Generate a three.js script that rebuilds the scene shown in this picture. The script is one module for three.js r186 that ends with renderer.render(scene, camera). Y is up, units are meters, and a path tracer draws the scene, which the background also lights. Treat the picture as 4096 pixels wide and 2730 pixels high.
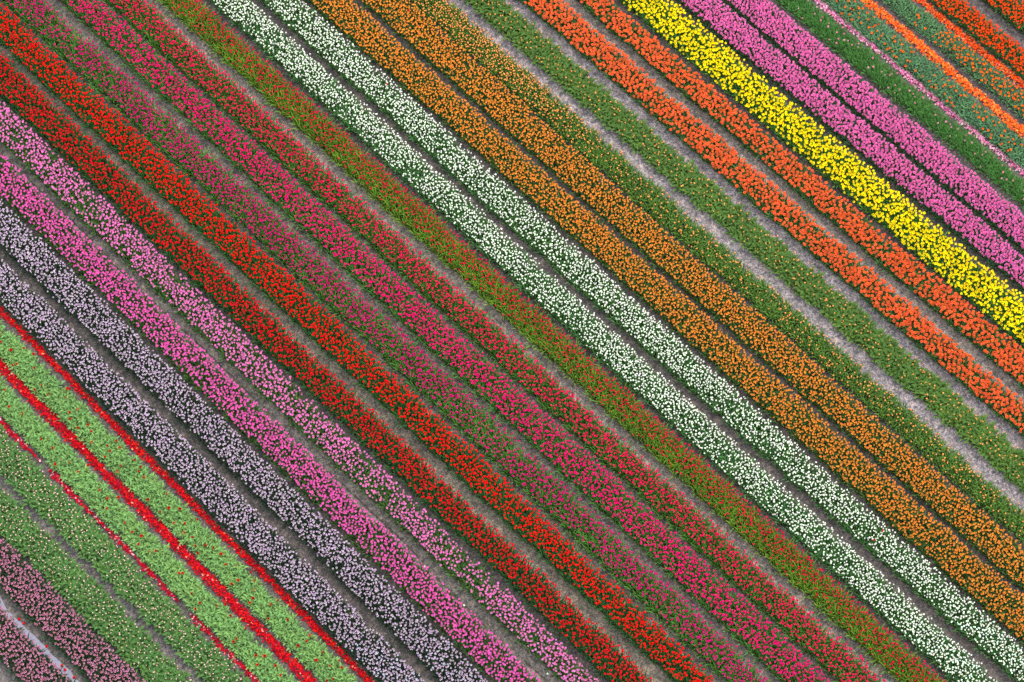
import * as THREE from 'three';
import { mergeGeometries } from 'three/addons/utils/BufferGeometryUtils.js';

// ---------------------------------------------------------------- camera, sky, sun, exposure
const scene = new THREE.Scene();
const camera = new THREE.PerspectiveCamera(11.988, 1024 / 682, 0.5, 6000);
camera.position.set(0, 66.598, 37.642);
camera.lookAt(0, 0, 0);
camera.updateMatrixWorld(true);
camera.updateProjectionMatrix();

const renderer = new THREE.WebGLRenderer({ antialias: true });
renderer.setSize(1024, 682);
renderer.toneMapping = THREE.LinearToneMapping;
renderer.toneMappingExposure = 2.75;
renderer.outputColorSpace = THREE.SRGBColorSpace;
renderer.shadowMap.enabled = true;
renderer.shadowMap.type = THREE.PCFSoftShadowMap;

{ // a bright, even overcast: a little brighter overhead than near the horizon
  const w = 64, h = 32, px = new Float32Array(w * h * 4);
  for (let j = 0; j < h; j++) for (let i = 0; i < w; i++) {
    const el = ((j + 0.5) / h - 0.5) * Math.PI, up = Math.max(0, Math.sin(el));
    const l = el < 0 ? 0.35 : 0.86 + 0.24 * up + 0.03 * Math.sin(i * 0.7 + j) * (1 - up);
    const k = (j * w + i) * 4;
    px[k] = l * 0.975; px[k + 1] = l * 0.995; px[k + 2] = l * 1.04; px[k + 3] = 1;
  }
  const sky = new THREE.DataTexture(px, w, h, THREE.RGBAFormat, THREE.FloatType);
  sky.mapping = THREE.EquirectangularReflectionMapping;
  sky.magFilter = THREE.LinearFilter; sky.minFilter = THREE.LinearFilter; sky.needsUpdate = true;
  scene.background = sky; scene.environment = sky;
}
const sun = new THREE.DirectionalLight(0xfff3e2, 1.4);
sun.position.set(26, 60, -30);
sun.castShadow = true;
sun.shadow.radius = 22;
sun.shadow.mapSize.set(2048, 2048);
Object.assign(sun.shadow.camera, { left: -22, right: 22, top: 22, bottom: -22, near: 1, far: 160 });
scene.add(sun, sun.target);

// ---------------------------------------------------------------- helpers
function rng(seed) { let a = seed >>> 0; return () => { a = (a + 0x6D2B79F5) | 0; let t = Math.imul(a ^ (a >>> 15), 1 | a); t = (t + Math.imul(t ^ (t >>> 7), 61 | t)) ^ t; return ((t ^ (t >>> 14)) >>> 0) / 4294967296; }; }
const hash = (x, y) => { let h = Math.imul(x, 374761393) + Math.imul(y, 668265263); h = Math.imul(h ^ (h >>> 13), 1274126177); return ((h ^ (h >>> 16)) >>> 0) / 4294967296; };
function vnoise(x, y) {
  const xi = Math.floor(x), yi = Math.floor(y), f = x - xi, g = y - yi, u = f * f * (3 - 2 * f), v = g * g * (3 - 2 * g);
  return (hash(xi, yi) * (1 - u) + hash(xi + 1, yi) * u) * (1 - v) + (hash(xi, yi + 1) * (1 - u) + hash(xi + 1, yi + 1) * u) * v;
}
const fbm = (x, y) => (vnoise(x, y) + 0.5 * vnoise(x * 2.1 + 7, y * 2.1) + 0.25 * vnoise(x * 4.3, y * 4.3 + 3)) / 1.75;
const lerp = (a, b, t) => a + (b - a) * t;
const smooth = (a, b, x) => { const t = Math.min(1, Math.max(0, (x - a) / (b - a))); return t * t * (3 - 2 * t); };
const lin = (hex, k = 1) => new THREE.Color(hex).multiplyScalar(k);
const taken = new Map();
function numbered(name) { const n = taken.get(name) || 0; taken.set(name, n + 1); return n ? name + '_' + String(n).padStart(3, '0') : name; }
function tag(o, label, category, group) { o.userData.label = label; o.userData.category = category; if (group) o.userData.group = group; return o; }

// row coordinates: s runs along the rows (down and right), t across them (up and right), metres on the ground
const EX = 0.6858, EZ = 0.7278;
const place = (s, t) => [s * EX + t * EZ, s * EZ - t * EX];
const edge = (c, s) => { const q = Math.min(c[4] + 0.12, Math.max(c[3] - 0.12, s / 10)); return c[0] + c[1] * q + c[2] * q * q; };
const tmpV = new THREE.Vector3();
function seen(x, y, z, m = 1) { tmpV.set(x, y, z).project(camera); return Math.abs(tmpV.x) < m && Math.abs(tmpV.y) < m; }
const depthOf = (x, y, z) => tmpV.set(x, y, z).applyMatrix4(camera.matrixWorldInverse).z * -1;
function span(t) { // the stretch of a row inside the picture, with a margin beyond the frame
  let lo = 99, hi = -99;
  for (let s = -24; s <= 24; s += 0.1) { const [x, z] = place(s, t); if (seen(x, 0.1, z, 1.02)) { lo = Math.min(lo, s); hi = Math.max(hi, s); } }
  return [lo - 2.6, hi + 2.6];
}

// ---------------------------------------------------------------- plant geometry
function colored(g, fn) { const p = g.attributes.position, c = new Float32Array(p.count * 3); for (let i = 0; i < p.count; i++) fn(i, p.getX(i), p.getY(i), p.getZ(i), c); g.setAttribute('color', new THREE.BufferAttribute(c, 3)); return g; }
// one petal: a curved, cupped sheet. prof: [along, radius, height, half width]
function petal(prof, az, R, H, colorAt, cup = 0.18) {
  const nU = prof.length, nV = 3, pos = [], col = [], idx = [];
  for (let i = 0; i < nU; i++) {
    const [u, r, y, w] = prof[i];
    for (let j = 0; j < nV; j++) {
      const v = j - 1, ang = az + v * w * 0.72, rr = R * r * (1 - cup * Math.abs(v) * 0.3);
      pos.push(Math.cos(ang) * rr, y * H - Math.abs(v) * 0.05 * H * (i === nU - 1 ? 2 : 0.4), Math.sin(ang) * rr);
      const c = colorAt(u, Math.abs(v)); col.push(c.r, c.g, c.b);
    }
  }
  for (let i = 0; i < nU - 1; i++) for (let j = 0; j < nV - 1; j++) { const a = i * nV + j; idx.push(a, a + nV, a + 1, a + 1, a + nV, a + nV + 1); }
  const g = new THREE.BufferGeometry();
  g.setAttribute('position', new THREE.Float32BufferAttribute(pos, 3)); g.setAttribute('color', new THREE.Float32BufferAttribute(col, 3)); g.setIndex(idx);
  return g;
}
const PROFILES = {
  cup: [[0, 0.18, 0, 0.9], [0.3, 0.86, 0.22, 1], [0.6, 1, 0.55, 0.95], [0.85, 0.84, 0.86, 0.7], [1, 0.62, 1, 0.22]],
  open: [[0, 0.18, 0, 0.9], [0.3, 0.78, 0.2, 1], [0.6, 1, 0.5, 0.98], [0.85, 1.06, 0.82, 0.72], [1, 1.05, 1, 0.25]],
  egg: [[0, 0.2, 0, 0.9], [0.28, 0.85, 0.22, 1], [0.58, 1, 0.55, 0.95], [0.84, 0.66, 0.88, 0.75], [1, 0.26, 1.02, 0.3]],
};
function stem(h, color) {
  const g = new THREE.CylinderGeometry(0.0045, 0.006, h, 4, 1, true).toNonIndexed(); g.translate(0, -h / 2, 0); g.deleteAttribute('uv'); g.deleteAttribute('normal');
  return colored(g, (i, x, y, z, c) => c.set([color.r, color.g, color.b], i * 3));
}
// head with its stem; the origin is at the foot of the stem, which reaches a little below ground
function tulip(kind, R, H, height, base, tip, rim, stemColor) {
  const parts = [], at = (k) => (u, v) => base.clone().lerp(tip, smooth(k[0], k[1], u + 0.25 * (1 - v) * (k[2] || 0))).lerp(rim, 0.55 * smooth(0.5, 1, v) * smooth(0.3, 0.9, u));
  if (kind === 'double') {
    [[0.55, 5, 1.02], [0.8, 6, 0.92], [1.05, 7, 0.72]].forEach(([k, n, hh], w) => {
      for (let i = 0; i < n; i++) parts.push(petal(PROFILES.open, (i + w * 0.37) * Math.PI * 2 / n, R * k, H * hh * (0.92 + 0.16 * hash(i, w)), at([0.2, 0.95]), 0.3));
    });
  } else {
    for (let i = 0; i < 3; i++) parts.push(petal(PROFILES[kind], i * Math.PI * 2 / 3, R, H, at([0.25, 0.8])));
    for (let i = 0; i < 3; i++) parts.push(petal(PROFILES[kind], (i + 0.5) * Math.PI * 2 / 3, R * 0.9, H * 0.97, at([0.25, 0.8])));
  }
  const head = mergeGeometries(parts.map((p) => p.toNonIndexed())); head.translate(0, height - H, 0);
  const st = stem(height - H * 0.9 + 0.06, stemColor); st.translate(0, height - H * 0.9, 0);
  const g = mergeGeometries([head, st]); g.computeVertexNormals(); return g;
}
// one strap leaf, folded along its midrib and arching outwards
function leafGeometry(len, width, rise, curl, az, base = 0, lift = 0) {
  const n = 4, pos = [], idx = [], ca = Math.cos(az), sa = Math.sin(az);
  let x = base, y = lift, ang = rise;
  for (let i = 0; i <= n; i++) {
    const u = i / n, w = width * 0.5 * Math.sin(Math.PI * Math.min(1, 0.22 + u * 0.78)) * (i === n ? 0.15 : 1);
    for (const v of [-1, 0, 1]) {
      const yy = y + Math.abs(v) * w * 0.45, lx = x, lz = v * w;
      pos.push(lx * ca - lz * sa, yy, lx * sa + lz * ca);
    }
    x += Math.cos(ang) * len / n; y += Math.sin(ang) * len / n; ang -= curl / n;
  }
  for (let i = 0; i < n; i++) for (let j = 0; j < 2; j++) { const a = i * 3 + j; idx.push(a, a + 3, a + 1, a + 1, a + 3, a + 4); }
  const g = new THREE.BufferGeometry(); g.setAttribute('position', new THREE.Float32BufferAttribute(pos, 3)); g.setIndex(idx); return g;
}
function clump(seed, n, len, width, rise, curl, lift = 0) {
  const r = rng(seed), parts = [], cols = [];
  for (let i = 0; i < n; i++) {
    const g = leafGeometry(len * (0.7 + 0.6 * r()), width * (0.75 + 0.5 * r()), rise + (r() - 0.5) * 0.7, curl * (0.5 + r()), (i + 0.6 * r()) * Math.PI * 2 / n, 0.012 + 0.02 * r(), lift * r()).toNonIndexed();
    const k = 0.75 + 0.5 * r(), y = 0.9 + 0.25 * r(); colored(g, (q, a, b, c, out) => out.set([k * y, k, k * (0.85 + 0.2 * r())], q * 3)); parts.push(g);
  }
  const g = mergeGeometries(parts); g.computeVertexNormals(); return g;
}
const leafMaterial = new THREE.MeshPhysicalMaterial({ color: 0xffffff, vertexColors: true, roughness: 0.62, specularIntensity: 0.4, side: THREE.DoubleSide, transmission: 0.3, thickness: 0 });
const petalMaterial = new THREE.MeshPhysicalMaterial({ color: 0xffffff, vertexColors: true, roughness: 0.8, specularIntensity: 0.15, side: THREE.DoubleSide, transmission: 0.35, thickness: 0 });

// ---------------------------------------------------------------- ground, paths
function soilMap(seed, contrast) {
  const n = 512, px = new Uint8Array(n * n * 4), bp = new Uint8Array(n * n * 4), r = rng(seed);
  const per = (x, y, f, o) => { // tiling value noise
    const a = x * f, b = y * f, xi = Math.floor(a), yi = Math.floor(b), u0 = a - xi, v0 = b - yi, u = u0 * u0 * (3 - 2 * u0), v = v0 * v0 * (3 - 2 * v0), m = (k) => ((k % f) + f) % f;
    const H = (i, j) => hash(m(i) + o * 101, m(j) + o * 57 + seed);
    return lerp(lerp(H(xi, yi), H(xi + 1, yi), u), lerp(H(xi, yi + 1), H(xi + 1, yi + 1), u), v);
  };
  for (let j = 0; j < n; j++) for (let i = 0; i < n; i++) {
    const x = i / n, y = j / n, a = per(x, y, 7, 1), b = per(x, y, 23, 2), c = per(x, y, 61, 3), d = per(x, y, 170, 4);
    let l = 0.66 + contrast * ((a - 0.5) * 0.12 + (b - 0.5) * 0.22 + (c - 0.5) * 0.34 + (d - 0.5) * 0.4) + (r() - 0.5) * 0.1;
    const h = 0.25 * a + 0.3 * b + 0.28 * c + 0.17 * d;
    if (d > 0.82 && c > 0.55) l *= 1.3;
    const k = (j * n + i) * 4, warm = 1 + (b - 0.5) * 0.08;
    px[k] = Math.min(255, 255 * l * warm); px[k + 1] = Math.min(255, 255 * l * 0.985); px[k + 2] = Math.min(255, 255 * l * 0.97 / warm); px[k + 3] = 255;
    bp[k] = bp[k + 1] = bp[k + 2] = 255 * h; bp[k + 3] = 255;
  }
  const mk = (p, srgb) => { const t = new THREE.DataTexture(p, n, n, THREE.RGBAFormat); t.wrapS = t.wrapT = THREE.RepeatWrapping; t.magFilter = THREE.LinearFilter; t.minFilter = THREE.LinearMipmapLinearFilter; t.generateMipmaps = true; if (srgb) t.colorSpace = THREE.SRGBColorSpace; t.needsUpdate = true; return t; };
  return [mk(px, true), mk(bp, false)];
}
const [soilColor, soilBump] = soilMap(5, 1);
const soilMaterial = (tint, k = 1) => { const c = new THREE.Color(tint).multiplyScalar(k / 0.39); return new THREE.MeshStandardMaterial({ color: c, map: soilColor, bumpMap: soilBump, bumpScale: 0.02, roughness: 0.95, vertexColors: true }); };
{
  const g = new THREE.PlaneGeometry(5000, 5000, 1, 1); g.rotateX(-Math.PI / 2);
  const uv = g.attributes.uv; for (let i = 0; i < uv.count; i++) uv.setXY(i, uv.getX(i) * 5000 / 1.7, uv.getY(i) * 5000 / 1.7);
  colored(g, (i, x, y, z, c) => c.set([1, 1, 1], i * 3));
  const ground = new THREE.Mesh(g, soilMaterial(0x6b625c, 0.22)); ground.name = 'ground'; ground.userData.kind = 'structure'; scene.add(ground);
}
// GAP[k]: the path on the upper right of bed k. tint, tracks, kind of relief
const SOIL = {
  rough: { tint: 0x8b827b, pale: 1.2, specks: 150, relief: 0.022 },
  dark: { tint: 0x6f6765, pale: 1.12, specks: 150, relief: 0.022 },
  grey: { tint: 0x777172, pale: 1.12, specks: 110, relief: 0.02 },
  tan: { tint: 0x92887c, pale: 1.15, specks: 170, relief: 0.022 },
  sand: { tint: 0x9f979d, pale: 1.1, specks: 25, relief: 0.012, ripple: 1 },
  track: { tint: 0x938a85, pale: 1.22, specks: 110, relief: 0.016, track: 1 },
  rut: { tint: 0x85807a, pale: 1.1, specks: 140, relief: 0.02, rut: 1 },
  mud: { tint: 0x7d7877, pale: 1.0, specks: 40, relief: 0.026 },
};
const pebbleSpots = [];
function path(k, lo, hi, tA, tB, kind) {
  const S = SOIL[kind], step = 0.07, nS = Math.ceil((hi - lo) / step), nT = 11, pos = [], uv = [], col = [], idx = [], r = rng(900 + k);
  for (let i = 0; i <= nS; i++) {
    const s = lo + i * step, a = tA(s) - 0.2, b = tB(s) + 0.12;
    for (let j = 0; j <= nT; j++) {
      const q = j / nT, t = lerp(a, b, q), [x, z] = place(s, t), mid = Math.sin(Math.PI * q);
      let y = 0.012 + S.relief * (0.25 + 1.6 * (fbm(x * 9 + k, z * 9) - 0.4)) + 0.02 * Math.pow(Math.abs(2 * q - 1), 2);
      let l = 0.9 + 0.28 * (fbm(x * 1.3 + k * 9, z * 1.3) - 0.45) + 0.25 * (vnoise(x * 14, z * 14 + k) - 0.5);
      if (S.ripple) { y += 0.02 * (vnoise(x * 7 + k, z * 22) - 0.5) * mid; l += 0.18 * (vnoise(x * 7 + k, z * 22) - 0.5); }
      if (S.track) { const m = smooth(0.3, 0.42, q) * (1 - smooth(0.55, 0.66, q)); y -= 0.014 * m; l = lerp(l * 0.9, 1.12 + 0.1 * (vnoise(x * 6, z * 6) - 0.5), m); }
      if (S.rut) { const m = Math.exp(-Math.pow((q - 0.5 - 0.03 * Math.sin(s * 1.1)) / 0.06, 2)); y -= 0.035 * m; l *= 1 - 0.12 * m; }
      y *= smooth(0, 0.1, q) * (1 - smooth(0.9, 1, q)); y -= 0.012 * (1 - smooth(0, 0.08, q) * (1 - smooth(0.92, 1, q)));
      pos.push(x, y, z); uv.push(x / 1.7, z / 1.7); l *= S.pale; col.push(l, l, l);
    }
  }
  for (let i = 0; i < nS; i++) for (let j = 0; j < nT; j++) { const a = i * (nT + 1) + j, b = a + nT + 1; idx.push(a, b, a + 1, a + 1, b, b + 1); }
  const g = new THREE.BufferGeometry(); g.setAttribute('position', new THREE.Float32BufferAttribute(pos, 3)); g.setAttribute('uv', new THREE.Float32BufferAttribute(uv, 2)); g.setAttribute('color', new THREE.Float32BufferAttribute(col, 3)); g.setIndex(idx); g.computeVertexNormals();
  const m = new THREE.Mesh(g, soilMaterial(S.tint, 0.32)); m.name = numbered('path'); m.userData.kind = 'structure'; scene.add(m);
  const n = S.specks * 1.3 * (hi - lo) * 0.55;
  for (let i = 0; i < n; i++) { const s = lerp(lo, hi, r()), q = 0.1 + 0.85 * Math.pow(r(), 0.8), t = lerp(tA(s) - 0.12, tB(s) + 0.1, q); if (vnoise(s * 3, k * 7 + q * 3) > 0.25) pebbleSpots.push([s, t, r()]); }
  return m;
}

// ---------------------------------------------------------------- the beds
// [t, slope, bend, first, last] of the lower left foot of the leaves and of the upper right outline of the blooms
const BEDS = [
  { L: [-14.86, 0, 0, -0.2, 0], U: [-14.22, 0, 0, -0.2, 0], type: 'bud', leaf: 'broad', leafHex: 0x5d9442, dens: 60, h: 0.24 },
  { L: [-13.91, -0.011, 0.004, -0.191, -0.112], U: [-13.16, 0.018, -0.009, -0.27, -0.029], type: 'rose', leaf: 'dark', leafHex: 0x2c4f2c, dens: 205, h: 0.3 },
  { L: [-12.78, -0.016, 0.007, -0.33, -0.01], U: [-12.00, 0.071, -0.041, -0.408, 0.071], type: 'rose', leaf: 'dark', leafHex: 0x2c4f2c, dens: 205, h: 0.3 },
  { L: [-11.86, 0.105, -0.042, -0.43, 0.078], U: [-11.15, 0.073, -0.046, -0.517, 0.138], type: 'bud', leaf: 'broad', leafHex: 0x5a9145, dens: 62, h: 0.24 },
  { L: [-10.89, 0.103, -0.034, -0.552, 0.173], U: [-10.25, 0.021, -0.004, -0.656, 0.235], type: 'bud', leaf: 'broad', leafHex: 0x5d9548, dens: 80, h: 0.24 },
  { L: [-10.02, -0.009, 0.044, -0.675, 0.251], U: [-9.43, -0.047, -0.014, -0.771, 0.322], type: 'poppy', leaf: 'pale', leafHex: 0x80b062, dens: 6, h: 0.24 },
  { L: [-9.05, 0.017, -0.032, -0.733, 0.339], U: [-8.45, -0.027, -0.023, -0.884, 0.318], type: 'poppy', leaf: 'pale', leafHex: 0x80b062, dens: 9, h: 0.24 },
  { L: [-8.12, -0.047, -0.055, -0.904, 0.424], U: [-7.42, -0.043, -0.059, -0.979, 0.51], type: 'blush', leaf: 'dark', leafHex: 0x1f3a28, dens: 215, h: 0.3 },
  { L: [-7.08, -0.039, -0.099, -1.02, 0.523], U: [-6.43, -0.007, 0.004, -1.01, 0.596], type: 'blush', leaf: 'dark', leafHex: 0x1f3a28, dens: 215, h: 0.3 },
  { L: [-6.23, -0.027, -0.04, -1.14, 0.605], U: [-5.58, -0.017, -0.009, -1.21, 0.686], type: 'pink', leaf: 'mid', leafHex: 0x43702f, dens: 200, h: 0.34 },
  { L: [-5.21, 0.048, 0.005, -1.25, 0.707], U: [-4.62, -0.037, -0.019, -1.33, 0.769], type: 'pinkpale', leaf: 'mid', leafHex: 0x4d7c38, dens: 150, h: 0.34, patchy: 0.4 },
  { L: [-4.39, 0.011, -0.016, -1.37, 0.782], U: [-3.79, -0.01, 0.028, -1.44, 0.85], type: 'red', leaf: 'upright', leafHex: 0x3f7a3c, dens: 170, h: 0.4 },
  { L: [-3.39, 0.026, -0.005, -1.42, 0.865], U: [-2.77, -0.01, -0.022, -1.56, 0.852], type: 'scarlet', leaf: 'upright', leafHex: 0x468541, dens: 165, h: 0.4 },
  { L: [-2.52, 0.02, -0.018, -1.57, 0.954], U: [-1.87, -0.024, -0.041, -1.5, 1.04], type: 'purple', leaf: 'upright', leafHex: 0x68aa46, dens: 140, h: 0.4, patchy: 0.3 },
  { L: [-1.58, -0.027, -0.004, -1.47, 1.04], U: [-0.923, -0.007, -0.013, -1.4, 1.12], type: 'crimson', leaf: 'upright', leafHex: 0x62a446, dens: 172, h: 0.4 },
  { L: [-0.675, 0, -0.024, -1.4, 1.13], U: [-0.094, 0.009, 0.011, -1.31, 1.19], type: 'cerise', leaf: 'upright', leafHex: 0x62a03a, dens: 168, h: 0.4 },
  { L: [0.282, -0.003, -0.001, -1.32, 1.22], U: [0.899, -0.001, 0.001, -1.23, 1.29], type: 'ruby', leaf: 'upright', leafHex: 0x82b030, dens: 125, h: 0.36, upper: 0.5 },
  { L: [1.14, -0.016, 0.014, -1.23, 1.3], U: [1.77, -0.018, 0.016, -1.15, 1.37], type: 'white', leaf: 'mid', leafHex: 0x4f8a4a, dens: 200, h: 0.34, patchy: 0.25 },
  { L: [2.08, 0.019, 0.032, -1.14, 1.38], U: [2.73, -0.002, 0.021, -1.05, 1.37], type: 'white', leaf: 'mid', leafHex: 0x4c8344, dens: 200, h: 0.34, patchy: 0.2 },
  { L: [2.98, 0.007, -0.018, -1.06, 1.36], U: [3.67, 0.007, 0.027, -0.975, 1.28], type: 'flame', leaf: 'mid', leafHex: 0x47702f, dens: 205, h: 0.3, broad: 4 },
  { L: [3.9, -0.008, 0.03, -0.965, 1.26], U: [4.63, -0.052, 0.04, -0.881, 1.19], type: 'flame', leaf: 'mid', leafHex: 0x47702f, dens: 210, h: 0.3, broad: 4 },
  { L: [4.79, -0.011, 0.025, -0.885, 1.18], U: [5.42, -0.053, -0.001, -0.806, 1.13], type: 'flamesmall', leaf: 'mid', leafHex: 0x5a8830, dens: 190, h: 0.28, fade: [-6.5, -1.5, 0.24] },
  { L: [5.85, -0.011, 0.002, -0.791, 1.09], U: [6.46, -0.005, 0.027, -0.71, 1.03], type: 'flamesmall', leaf: 'broad', leafHex: 0x5a8830, dens: 36, h: 0.28, broad: 3 },
  { L: [6.82, -0.005, 0.024, -0.679, 1], U: [7.45, -0.041, 0.008, -0.615, 0.944], type: 'peony', leaf: 'mid', leafHex: 0x4f7f3e, dens: 150, h: 0.3 },
  { L: [7.82, -0.044, 0.019, -0.593, 0.913], U: [8.38, 0.026, 0.038, -0.517, 0.852], type: 'peony', leaf: 'mid', leafHex: 0x4f7f3e, dens: 150, h: 0.3, patchy: 0.25 },
  { L: [8.64, -0.012, -0.036, -0.521, 0.844], U: [9.41, 0.009, 0.041, -0.383, 0.758], type: 'yellow', leaf: 'mid', leafHex: 0x55903f, dens: 195, h: 0.34, broad: 6, lean: 0.14 },
  { L: [9.7, 0.052, 0.042, -0.411, 0.735], U: [10.32, -0.038, 0.026, -0.34, 0.679], type: 'candy', leaf: 'dark', leafHex: 0x37633a, dens: 290, h: 0.3, lean: 0.08 },
  { L: [10.52, -0.005, 0.098, -0.337, 0.656], U: [11.21, -0.037, 0.023, -0.258, 0.6], type: 'candy', leaf: 'dark', leafHex: 0x37633a, dens: 290, h: 0.3 },
  { L: [11.47, 0.023, 0.029, -0.261, 0.577], U: [12.10, -0.059, -0.013, -0.188, 0.514], type: 'pinkbit', leaf: 'grass', leafHex: 0x589a43, dens: 14, h: 0.24 },
  { L: [12.30, -0.074, 0.007, -0.173, 0.506], U: [12.96, -0.097, -0.023, -0.103, 0.432], type: 'tangerine', leaf: 'glaucous', leafHex: 0x5e8f63, dens: 26, h: 0.25, patchy: 1 },
  { L: [13.40, -0.106, -0.026, -0.079, 0.408], U: [13.97, -0.028, -0.007, -0.011, 0.34], type: 'tangerine', leaf: 'glaucous', leafHex: 0x5f9060, dens: 60, h: 0.25, patchy: 1 },
  { L: [14.28, -0.071, -0.026, 0.014, 0.33], U: [14.80, 0.03, 0.02, 0.064, 0.274], type: 'vermilion', leaf: 'mid', leafHex: 0x4a7c40, dens: 215, h: 0.3 },
  { L: [15.23, -0.014, -0.004, 0.09, 0.24], U: [15.9, 0, 0, 0.09, 0.24], type: 'vermilion', leaf: 'mid', leafHex: 0x4a7c40, dens: 205, h: 0.3 },
];
// form, radius, head height, base colour, tip colour, rim colour
const TYPES = {
  bud: ['egg', 0.018, 0.042, 0xb8304e, 0xf0cfc0, 0xf7e4da],
  rose: ['cup', 0.026, 0.052, 0x98003c, 0xe088b4, 0xf8e4f2],
  poppy: ['open', 0.036, 0.05, 0x9c0606, 0xe81408, 0xf02412],
  blush: ['cup', 0.0235, 0.05, 0x780c60, 0xf2def6, 0xfff8ff],
  pink: ['cup', 0.0275, 0.055, 0xf49ad8, 0xee38b4, 0xf8b0e4],
  pinkpale: ['cup', 0.0275, 0.055, 0xf4b8e2, 0xf060c0, 0xf8ccee],
  red: ['egg', 0.027, 0.064, 0xa00018, 0xe8001c, 0xdc0020],
  scarlet: ['egg', 0.027, 0.064, 0xac000a, 0xfa000a, 0xf40010],
  purple: ['egg', 0.027, 0.054, 0x900048, 0xd40074, 0xdc007c],
  crimson: ['egg', 0.028, 0.054, 0xa4004c, 0xec0074, 0xf0007c],
  cerise: ['egg', 0.026, 0.05, 0xa40038, 0xec0058, 0xf00060],
  ruby: ['egg', 0.024, 0.046, 0x980028, 0xdc0038, 0xe00044],
  white: ['egg', 0.0215, 0.052, 0xdfe8c8, 0xf4f8ee, 0xffffff],
  flame: ['cup', 0.0245, 0.054, 0xd41400, 0xffa818, 0xffec90],
  flamesmall: ['egg', 0.02, 0.048, 0xc83014, 0xffac48, 0xffdca0],
  peony: ['double', 0.038, 0.05, 0xe85814, 0xff8848, 0xffb880],
  yellow: ['cup', 0.034, 0.062, 0xf0d000, 0xfff200, 0xfff830],
  candy: ['open', 0.027, 0.055, 0xe040a8, 0xf880cc, 0xffe6f6],
  pinkbit: ['open', 0.024, 0.045, 0xe46c9c, 0xf7b4cc, 0xffe2e8],
  tangerine: ['cup', 0.031, 0.056, 0xe83c0a, 0xff7a14, 0xffa830],
  vermilion: ['cup', 0.027, 0.056, 0xe42400, 0xff5410, 0xff8428],
};
const LEAVES = { // leaves per clump, length, width, rise, curl, clumps per square metre, lift
  broad: [6, 0.19, 0.055, 1.15, 1.5, 95, 0.06],
  mid: [6, 0.2, 0.034, 1.2, 1.0, 125, 0.05],
  dark: [6, 0.19, 0.034, 1.15, 1.1, 125, 0.04],
  upright: [6, 0.27, 0.026, 1.3, 0.8, 125, 0.03],
  pale: [8, 0.12, 0.034, 0.95, 1.2, 190, 0.12],
  grass: [8, 0.19, 0.017, 1.3, 0.7, 190, 0.04],
  glaucous: [7, 0.15, 0.032, 1.1, 1.0, 150, 0.08],
};
const LABELS = [
  'green bed with pale buds, cut off by the bottom left corner',
  'rose and white tulip bed below the puddle, first full bed at the bottom left corner',
  'rose and white tulip bed between the puddled path and the green budding beds',
  'leafy green bed with pink and white buds beside the rose and white tulips',
  'leafy green bed of pale buds edged by a thin broken line of red petals',
  'pale green bed with few red blooms, between the thin and the broad red petal lines',
  'pale green bed dotted with red blooms, next to the dark bed of blush white tulips',
  'blush white tulips over dark leaves, the bed bordered by a red petal line',
  'blush white tulips over dark leaves, the bed next to the hot pink tulips',
  'dense hot pink tulip bed next to the blush white tulips',
  'thin patchy bed of light pink tulips with bare gaps, beside the red tulips',
  'deep red tulip bed next to the patchy light pink bed',
  'bright scarlet tulip bed between the deep red and the purple crimson beds',
  'purple crimson tulips with much green showing, next to the scarlet bed',
  'dense magenta crimson tulip bed between the purple crimson and the cherry red beds',
  'cherry red tulip bed along the pale wheel track path, below the yellow green bed',
  'yellow green bed with small ruby red tulips, next to the white tulips',
  'white tulip bed next to the yellow green bed of ruby tulips',
  'white tulip bed next to the orange and yellow flame tulips',
  'orange and yellow flame tulip bed next to the white tulips',
  'orange and yellow flame tulip bed, the one farther from the white tulips',
  'flame tulip bed thick with orange at its top left end and green farther down',
  'green bed with few small orange buds between two grey sandy paths',
  'double orange tulip bed along the grey sandy path',
  'double orange tulip bed next to the yellow tulips',
  'bright yellow tulip bed, the only yellow one in the field',
  'candy pink tulip bed next to the yellow tulips',
  'candy pink tulip bed next to the grassy green bed',
  'grassy green bed with few pale pink blooms, edged by a pink petal line',
  'blue green bed with scattered orange blooms between pink and orange petal lines',
  'blue green bed with clusters of orange blooms between the two orange petal lines',
  'vermilion orange tulip bed next to the upper orange petal line',
  'vermilion orange tulip bed cut by the top right corner of the field',
];
const PATHS = ['grey', 'mud', 'dark', 'grey', 'dark', 'dark', 'dark', 'dark', 'dark', 'rut', 'dark', 'tan', 'rough', 'rough', 'rough', 'track', 'dark', 'dark', 'dark', 'dark', 'dark', 'sand', 'sand', 'track', 'dark', 'dark', 'dark', 'dark', 'dark', 'dark', 'dark', 'grey'];
const FLOWER_GAIN = 0.9, LEAF_GAIN = 0.62;

function headGeometry(type, h) {
  const [form, R, H, base, tip, rim] = TYPES[type];
  return tulip(form, R * 0.84, H * 0.9, h, lin(base, FLOWER_GAIN), lin(tip, FLOWER_GAIN), lin(rim, FLOWER_GAIN), lin(0x6f9a48, LEAF_GAIN));
}
const geoCache = new Map();
const cached = (key, make) => { if (!geoCache.has(key)) geoCache.set(key, make()); return geoCache.get(key); };
const tints = []; // a few tones for the blooms that stand as parts of their own
for (let i = 0; i < 5; i++) { const m = petalMaterial.clone(); const k = 0.8 + 0.1 * i; m.color.setRGB(Math.min(1, k * 1.02), k * (i % 2 ? 0.94 : 1), k * (i % 2 ? 1 : 0.95)); tints.push(m); }
const mat4 = new THREE.Matrix4(), quat = new THREE.Quaternion(), eul = new THREE.Euler(), P = new THREE.Vector3(), S3 = new THREE.Vector3(), col = new THREE.Color();

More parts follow.
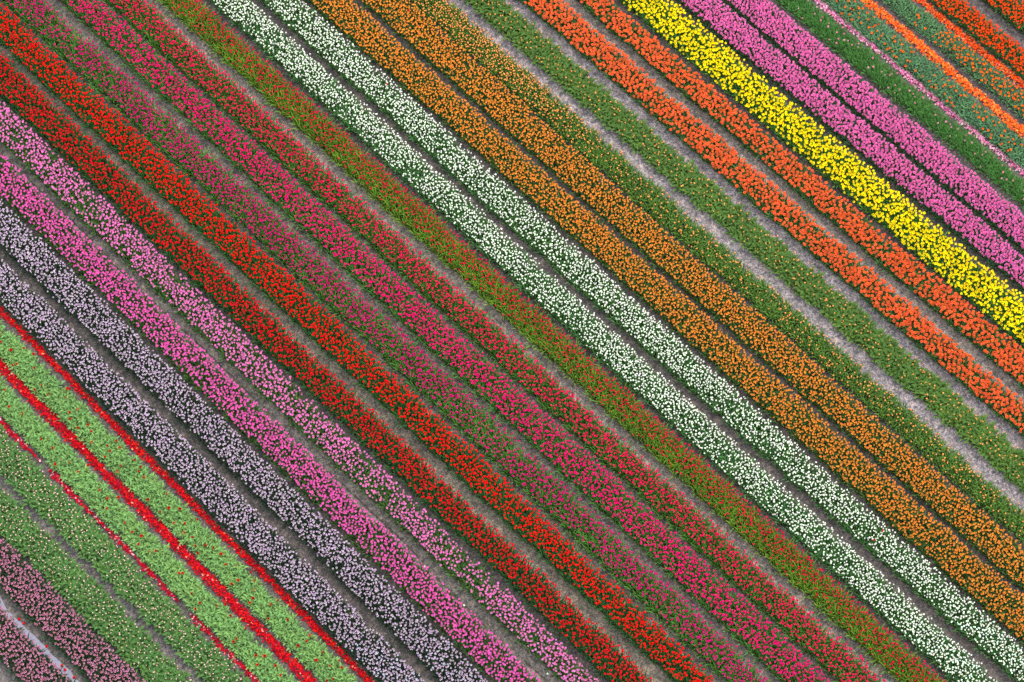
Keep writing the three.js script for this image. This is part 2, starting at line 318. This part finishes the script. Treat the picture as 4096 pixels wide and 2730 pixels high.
function makeBed(i) {
  const B = BEDS[i], r = rng(1000 + i * 37), tM = (edge(B.L, 0) + edge(B.U, 0)) / 2, [lo, hi] = span(tM), mid = (lo + hi) / 2;
  const tl = (s) => edge(B.L, s) - (B.h < 0.26 ? 0.01 : 0.04) + 0.05 * (fbm(s * 1.7, i * 5.1) - 0.5), tu = (s) => edge(B.U, s) + (B.h < 0.26 ? -0.01 : 0.03) + 0.07 * (fbm(s * 1.9, i * 5.1 + 60) - 0.5);
  const root = new THREE.Group(); root.name = numbered('tulip_bed'); scene.add(root);
  const [ox, oz] = place(mid, tM); root.position.set(ox, 0, oz);
  tag(root, LABELS[i], 'flower bed', 'parallel tulip beds across the field');

  { // the ridge of earth the bulbs stand in
    const pos = [], uv = [], cl = [], idx = [], n = Math.ceil((hi - lo) / 0.4);
    for (let a = 0; a <= n; a++) { const s = lerp(lo, hi, a / n); for (let j = 0; j < 5; j++) { const q = j / 4, t = lerp(tl(s) - 0.02, tu(s), q), [x, z] = place(s, t); pos.push(x - ox, 0.075 * Math.sin(Math.PI * q) - 0.012 + 0.02 * (hash(a, j + i * 9) - 0.5), z - oz); uv.push(x / 1.7, z / 1.7); cl.push(1, 1, 1); } }
    for (let a = 0; a < n; a++) for (let j = 0; j < 4; j++) { const p = a * 5 + j; idx.push(p, p + 5, p + 1, p + 1, p + 5, p + 6); }
    const g = new THREE.BufferGeometry(); g.setAttribute('position', new THREE.Float32BufferAttribute(pos, 3)); g.setAttribute('uv', new THREE.Float32BufferAttribute(uv, 2)); g.setAttribute('color', new THREE.Float32BufferAttribute(cl, 3)); g.setIndex(idx); g.computeVertexNormals();
    const m = new THREE.Mesh(g, cached('ridge', () => soilMaterial(0x5f554c, 0.2))); m.name = 'soil_ridge'; root.add(m);
  }
  // leaves
  const [nl, len, wid, rise, curl, cd, lift] = LEAVES[B.leaf], green = lin(B.leafHex, LEAF_GAIN);
  {
    const g = cached('clump ' + B.leaf, () => clump(70 + Object.keys(LEAVES).indexOf(B.leaf), nl, len, wid, rise, curl, lift)), at = [];
    const cell = 1 / Math.sqrt(cd), wMax = 1;
    for (let s = lo; s < hi; s += cell) for (let q = 0; q < wMax; q += cell) {
      const ss = s + (r() - 0.5) * cell, a = tl(ss) + 0.05, b = tu(ss) - 0.06, t = a + q + (r() - 0.5) * cell * 0.9;
      if (t > b || t < a - 0.03) continue;
      if (B.patchy && B.patchy > 0.5 && B.type === 'pinkpale' && fbm(ss * 1.5, t * 2.5 + i) < 0.22) continue;
      at.push([ss, t, (t - a) / (b - a)]);
    }
    const im = new THREE.InstancedMesh(g, leafMaterial, at.length); im.name = 'foliage'; im.userData.kind = 'stuff';
    at.forEach(([s, t, q], k) => {
      const [x, z] = place(s, t), sc = 0.8 + 0.4 * r();
      eul.set((r() - 0.5) * 0.3, r() * 6.283, (r() - 0.5) * 0.3); P.set(x - ox, 0.02 + 0.03 * Math.sin(Math.PI * q), z - oz);
      im.setMatrixAt(k, mat4.compose(P, quat.setFromEuler(eul), S3.set(sc, sc * (0.85 + 0.3 * r()), sc)));
      const v = 0.78 + 0.32 * fbm(s * 2, t * 2 + i) + 0.22 * (r() - 0.5), w = (r() - 0.5) * 0.2;
      im.setColorAt(k, col.setRGB(green.r * v * (1 + w), green.g * v, green.b * v * (1 - w)));
    });
    root.add(im);
  }
  if (B.broad) { // wide low leaves that lie out over the path on the lower left side
    const big = [0, 1, 2].map((v) => cached('big leaf ' + v, () => { const g = leafGeometry(0.15 + 0.03 * v, 0.062 + 0.008 * v, 0.75 - 0.12 * v, 1.2, 0, 0.01).toNonIndexed(); colored(g, (q, a, b, c, o) => o.set([1, 1, 1], q * 3)); g.computeVertexNormals(); return g; }));
    const mats = [0.8, 1, 1.15].map((k) => { const m = leafMaterial.clone(); m.color.copy(green).multiplyScalar(k); return m; });
    let made = 0;
    for (let s = lo; s < hi && made < 290; s += 1 / (B.broad * (0.6 + 0.8 * r()))) {
      const t = tl(s) + 0.02 + 0.06 * r(), [x, z] = place(s, t); if (!seen(x, 0.1, z, 1.03)) continue;
      const m = new THREE.Mesh(big[Math.floor(r() * 3)], mats[Math.floor(r() * 3)]); m.name = 'leaf'; made++;
      m.position.set(x - ox, 0.03, z - oz); m.rotation.set(0, -2.2 + (r() - 0.5) * 2.2 - Math.PI, (r() - 0.3) * 0.3, 'YXZ'); m.scale.setScalar(0.8 + 0.5 * r()); root.add(m);
    }
  }
  // blooms
  const spots = [], dens = B.dens * (B.dens > 50 ? 1.4 : 1.15), dMax = dens * 1.25, cell = 1 / Math.sqrt(dMax);
  for (let s = lo; s < hi; s += cell) for (let q = 0; q < 0.95; q += cell) {
    const ss = s + (r() - 0.5) * cell * 1.1, a = tl(ss) + 0.035, b = tu(ss) - 0.03, t = a + q + (r() - 0.5) * cell;
    if (t > b || t < a) continue;
    const f = (t - a) / (b - a);
    let p = dens / dMax;
    if (B.patchy) p *= lerp(1, 1.9 * smooth(0.3, 0.62, fbm(ss * 1.4 + i * 3, t * 2.2)) , B.patchy);
    if (B.fade) p *= lerp(1, B.fade[2], smooth(B.fade[0], B.fade[1], ss + (fbm(ss, t * 2) - 0.5) * 3));
    if (B.upper) p *= lerp(1 - B.upper, 1 + B.upper, f);
    if (r() > p) continue;
    const [x, z] = place(ss, t);
    const y = (r() - 0.6) * 0.05 * (B.h / 0.3) + 0.03 * Math.sin(Math.PI * f), lean = (B.lean || 0.07);
    const out = (f - 0.5) * 2 * Math.pow(Math.abs(f - 0.5) * 2, 2) * lean * 1.6;
    spots.push({ x, z, y, rx: (r() - 0.5) * 2.4 * lean + out * -EX, rz: (r() - 0.5) * 2.4 * lean - out * EZ, ry: r() * 6.283, sc: 0.74 + 0.54 * r(), a: r(), b: r(), in: seen(x, B.h, z, 1), d: depthOf(x, B.h, z) });
  }
  const order = spots.filter((p) => p.in).sort((a, b) => a.d - b.d).slice(0, 300); order.forEach((p) => { p.part = true; });
  const g = cached('head ' + B.type + B.h, () => headGeometry(B.type, B.h));
  const rest = spots.filter((p) => !p.part);
  const put = (p) => { eul.set(p.rx, p.ry, p.rz, 'ZXY'); P.set(p.x - ox, p.y, p.z - oz); const k = p.sc; return mat4.compose(P, quat.setFromEuler(eul), S3.set(k, 1, k)); };
  const im = new THREE.InstancedMesh(g, petalMaterial, rest.length); im.name = 'massed_tulips'; im.userData.kind = 'stuff';
  rest.forEach((p, k) => {
    im.setMatrixAt(k, put(p));
    const v = 0.78 + 0.34 * p.a, w = (p.b - 0.5) * 0.12; im.setColorAt(k, col.setRGB(Math.min(1.08, v * (1 + w * 0.3)), v * (1 - w), v * (1 + w)));
  });
  if (rest.length) root.add(im);
  for (const p of order) {
    const m = new THREE.Mesh(g, tints[Math.floor(p.a * 5)]); m.name = 'tulip';
    put(p).decompose(m.position, m.quaternion, m.scale); root.add(m);
  }
  return { root, tl, tu, lo, hi, ox, oz, count: spots.length };
}
const beds = BEDS.map((_, i) => makeBed(i));
for (let i = 0; i < beds.length - 1; i++) {
  const a = beds[i], b = beds[i + 1];
  path(i, Math.min(a.lo, b.lo), Math.max(a.hi, b.hi), a.tu, b.tl, PATHS[i]);
}
// single blooms of the wrong colour that came up in other beds
for (const [bed, s, t, type, label] of [[20, -8.49, 4.48, 'red', 'lone red tulip among the flame tulips'], [18, 9.5, 2.6, 'red', 'lone red tulip among the white ones'], [18, 9.52, 2.29, 'red', 'lone red tulip among the white ones'], [18, -7.25, 2.6, 'red', 'lone red tulip among the white ones']]) {
  const b = beds[bed], [x, z] = place(s, t), m = new THREE.Mesh(cached('lone ' + type, () => headGeometry(type, 0.36)), tints[3]);
  m.name = 'red_tulip'; m.userData.label = label; m.position.set(x - b.ox, 0, z - b.oz); b.root.add(m);
}

// ---------------------------------------------------------------- lines of petals left by the topping machine
const petalFlake = (() => { const g = new THREE.PlaneGeometry(0.036, 0.05, 2, 2), p = g.attributes.position; for (let i = 0; i < p.count; i++) { const x = p.getX(i), y = p.getY(i), q = Math.abs(y) > 0.02 ? 0.45 : 1; p.setXYZ(i, x * q, 9 * x * x * 0.6 + 5 * y * y, y); } g.deleteAttribute('uv'); const f = g.toNonIndexed(); f.computeVertexNormals(); return colored(f, (i, x, y, z, c) => c.set([1, 1, 1], i * 3)); })();
function petalLine(c, width, dens, colors, heap, label, seed, gappy = 0) {
  const r = rng(seed), [lo, hi] = span(c[0]), at = [], n = Math.round((hi - lo) * width * dens);
  for (let k = 0; k < n; k++) {
    const s = lerp(lo, hi, r()), q = (r() + r() - 1), w = width * (0.8 + 0.5 * fbm(s * 2.3, seed)), t = edge(c, s) + q * w * 0.85 + 0.05 * (fbm(s * 1.3, seed + 9) - 0.5);
    if (gappy && fbm(s * 2.2, seed + 30) < 0.32 + 0.25 * gappy * Math.abs(q)) continue;
    at.push([s, t, q]);
  }
  const im = new THREE.InstancedMesh(petalFlake, petalMaterial, at.length); im.name = numbered('fallen_petals'); im.userData.kind = 'stuff';
  tag(im, label, 'petals');
  const cs = colors.map(([hex, w]) => [lin(hex, FLOWER_GAIN), w]), total = cs.reduce((a, b) => a + b[1], 0);
  at.forEach(([s, t, q], k) => {
    const [x, z] = place(s, t); let pick = r() * total, j = 0; while (pick > cs[j][1]) pick -= cs[j++][1];
    eul.set((r() - 0.5) * 1.6, r() * 6.283, (r() - 0.5) * 1.6); P.set(x, 0.04 + heap * (1 - Math.abs(q)) * (0.3 + r()), z);
    const sc = 0.7 + 0.6 * r(); im.setMatrixAt(k, mat4.compose(P, quat.setFromEuler(eul), S3.setScalar(sc)));
    const v = 0.7 + 0.45 * r(); im.setColorAt(k, col.copy(cs[j][0]).multiplyScalar(v));
  });
  scene.add(im); return im;
}
petalLine([-10.11, 0.021, -0.004, -0.656, 0.235], 0.1, 1600, [[0xd00822, 5], [0xb00430, 4], [0xf6b8c4, 1.2]], 0.03, 'thin broken line of red and pale pink petals along the budding green bed', 41, 1);
petalLine([-9.23, -0.047, -0.014, -0.771, 0.322], 0.16, 2300, [[0xc80010, 6], [0xa00028, 4], [0xee1a10, 2], [0xf0a08c, 0.3]], 0.06, 'broad thick line of red petals between the two pale green beds', 42);
petalLine([-8.27, -0.027, -0.023, -0.884, 0.318], 0.12, 2300, [[0xc80010, 5], [0xa00024, 4], [0xf01e08, 3], [0xf09070, 0.3]], 0.05, 'line of red petals between a pale green bed and the blush white tulips', 43);
petalLine([12.25, -0.059, -0.013, -0.188, 0.514], 0.13, 1700, [[0xf08abc, 5], [0xf9cade, 4], [0xe04c98, 2]], 0.03, 'line of pink petals along the grassy green bed', 44);
petalLine([13.13, -0.097, -0.023, -0.103, 0.432], 0.18, 1900, [[0xf8701c, 5], [0xf04c10, 3], [0xffa040, 2], [0xf8905c, 1]], 0.05, 'line of orange petals between the two blue green beds', 45);
petalLine([14.13, -0.028, -0.007, -0.011, 0.34], 0.15, 1900, [[0xf8641c, 5], [0xf0440c, 3], [0xffa050, 1], [0xf8906c, 1]], 0.05, 'line of orange petals beside the vermilion orange tulips', 46);

// ---------------------------------------------------------------- puddle, pebbles, fallen heads
{
  const pos = [], idx = [], n = 220, lo = -5.6, hi = 2.4;
  for (let i = 0; i <= n; i++) { const s = lerp(lo, hi, i / n), w = 0.015 + 0.085 * fbm(s * 1.6, 3) + 0.02 * (vnoise(s * 14, 8) - 0.5), c = -13.03 + 0.03 * Math.sin(s * 0.9) + 0.03 * (vnoise(s * 5, 1) - 0.5); for (const t of [c - w - 0.06, c + w]) { const [x, z] = place(s, t); pos.push(x, 0.03, z); } }
  for (let i = 0; i < n; i++) { const a = i * 2; idx.push(a, a + 2, a + 1, a + 1, a + 2, a + 3); }
  const g = new THREE.BufferGeometry(); g.setAttribute('position', new THREE.Float32BufferAttribute(pos, 3)); g.setIndex(idx); g.computeVertexNormals();
  const m = new THREE.Mesh(g, new THREE.MeshPhysicalMaterial({ color: lin(0x9794b4, 0.3), roughness: 0.08, clearcoat: 1, clearcoatRoughness: 0.03 })); m.name = 'water'; m.userData.kind = 'structure'; scene.add(m);
}
{
  const g = new THREE.IcosahedronGeometry(1, 0); g.deleteAttribute('uv'); colored(g, (i, x, y, z, c) => c.set([1, 1, 1], i * 3));
  const im = new THREE.InstancedMesh(g, new THREE.MeshStandardMaterial({ vertexColors: true, roughness: 0.8 }), pebbleSpots.length), r = rng(77);
  pebbleSpots.forEach(([s, t, q], k) => {
    const [x, z] = place(s, t), sc = 0.004 + 0.007 * q * q; eul.set(r() * 6, r() * 6, r() * 6); P.set(x, 0.026 + 0.01 * r(), z);
    im.setMatrixAt(k, mat4.compose(P, quat.setFromEuler(eul), S3.set(sc * 1.4, sc * 0.6, sc)));
    const v = 0.1 + 0.3 * r() * r(); im.setColorAt(k, col.setRGB(v, v * 0.97, v * 0.93));
  });
  im.name = 'pebbles'; im.userData.kind = 'stuff'; tag(im, 'pale pebbles and shell grit strewn over all the paths', 'pebbles'); scene.add(im);
}
function fallen(s, t, type, label, group, seed) {
  const r = rng(seed), [x, z] = place(s, t), [form, R, H, b, tp, rm] = TYPES[type];
  const g = cached('fallen ' + type, () => tulip(form === 'egg' ? 'open' : form, R * 1.15, H, H + 0.02, lin(b, FLOWER_GAIN), lin(tp, FLOWER_GAIN), lin(rm, FLOWER_GAIN), lin(0x6f9a48, LEAF_GAIN)).translate(0, -H * 0.5, 0));
  const m = new THREE.Mesh(g, petalMaterial); m.name = numbered('fallen_tulip_head'); m.position.set(x, 0.055, z); m.rotation.set(1.2 + r() * 0.5, r() * 6.28, r()); scene.add(m); return tag(m, label, 'tulip head', group);
}
for (const [k, s, t] of [[0, -2.2, -12.96], [1, -1.43, -12.95], [2, -0.83, -12.99], [3, -0.42, -12.98], [4, -0.71, -13.02], [5, -2.37, -12.98]]) fallen(s, t, 'red', 'cut crimson tulip head lying in the puddled path at the bottom left', 'cut heads along the puddle', 300 + k);
for (const [k, s, t] of [[0, 1.87, -5.46], [1, 2.92, -5.48], [2, 4.23, -5.49], [3, 6.73, -5.27]]) fallen(s, t, 'white', 'white tulip head lying at the path edge of the hot pink bed', 'white heads beside the hot pink bed', 320 + k);
for (const [k, s, t] of [[0, 7.64, 8.56], [1, 7.72, 8.66], [2, 8.14, 8.56], [3, 8.4, 8.56]]) fallen(s, t, 'yellow', 'yellow tulip head lying on the soil between the orange and yellow beds', 'yellow heads beside the yellow bed', 340 + k);

scene.traverse((o) => { if (o.isMesh) { o.castShadow = true; o.receiveShadow = true; } });
console.log('blooms', beds.reduce((a, b) => a + b.count, 0), 'pebbles', pebbleSpots.length);
renderer.render(scene, camera);
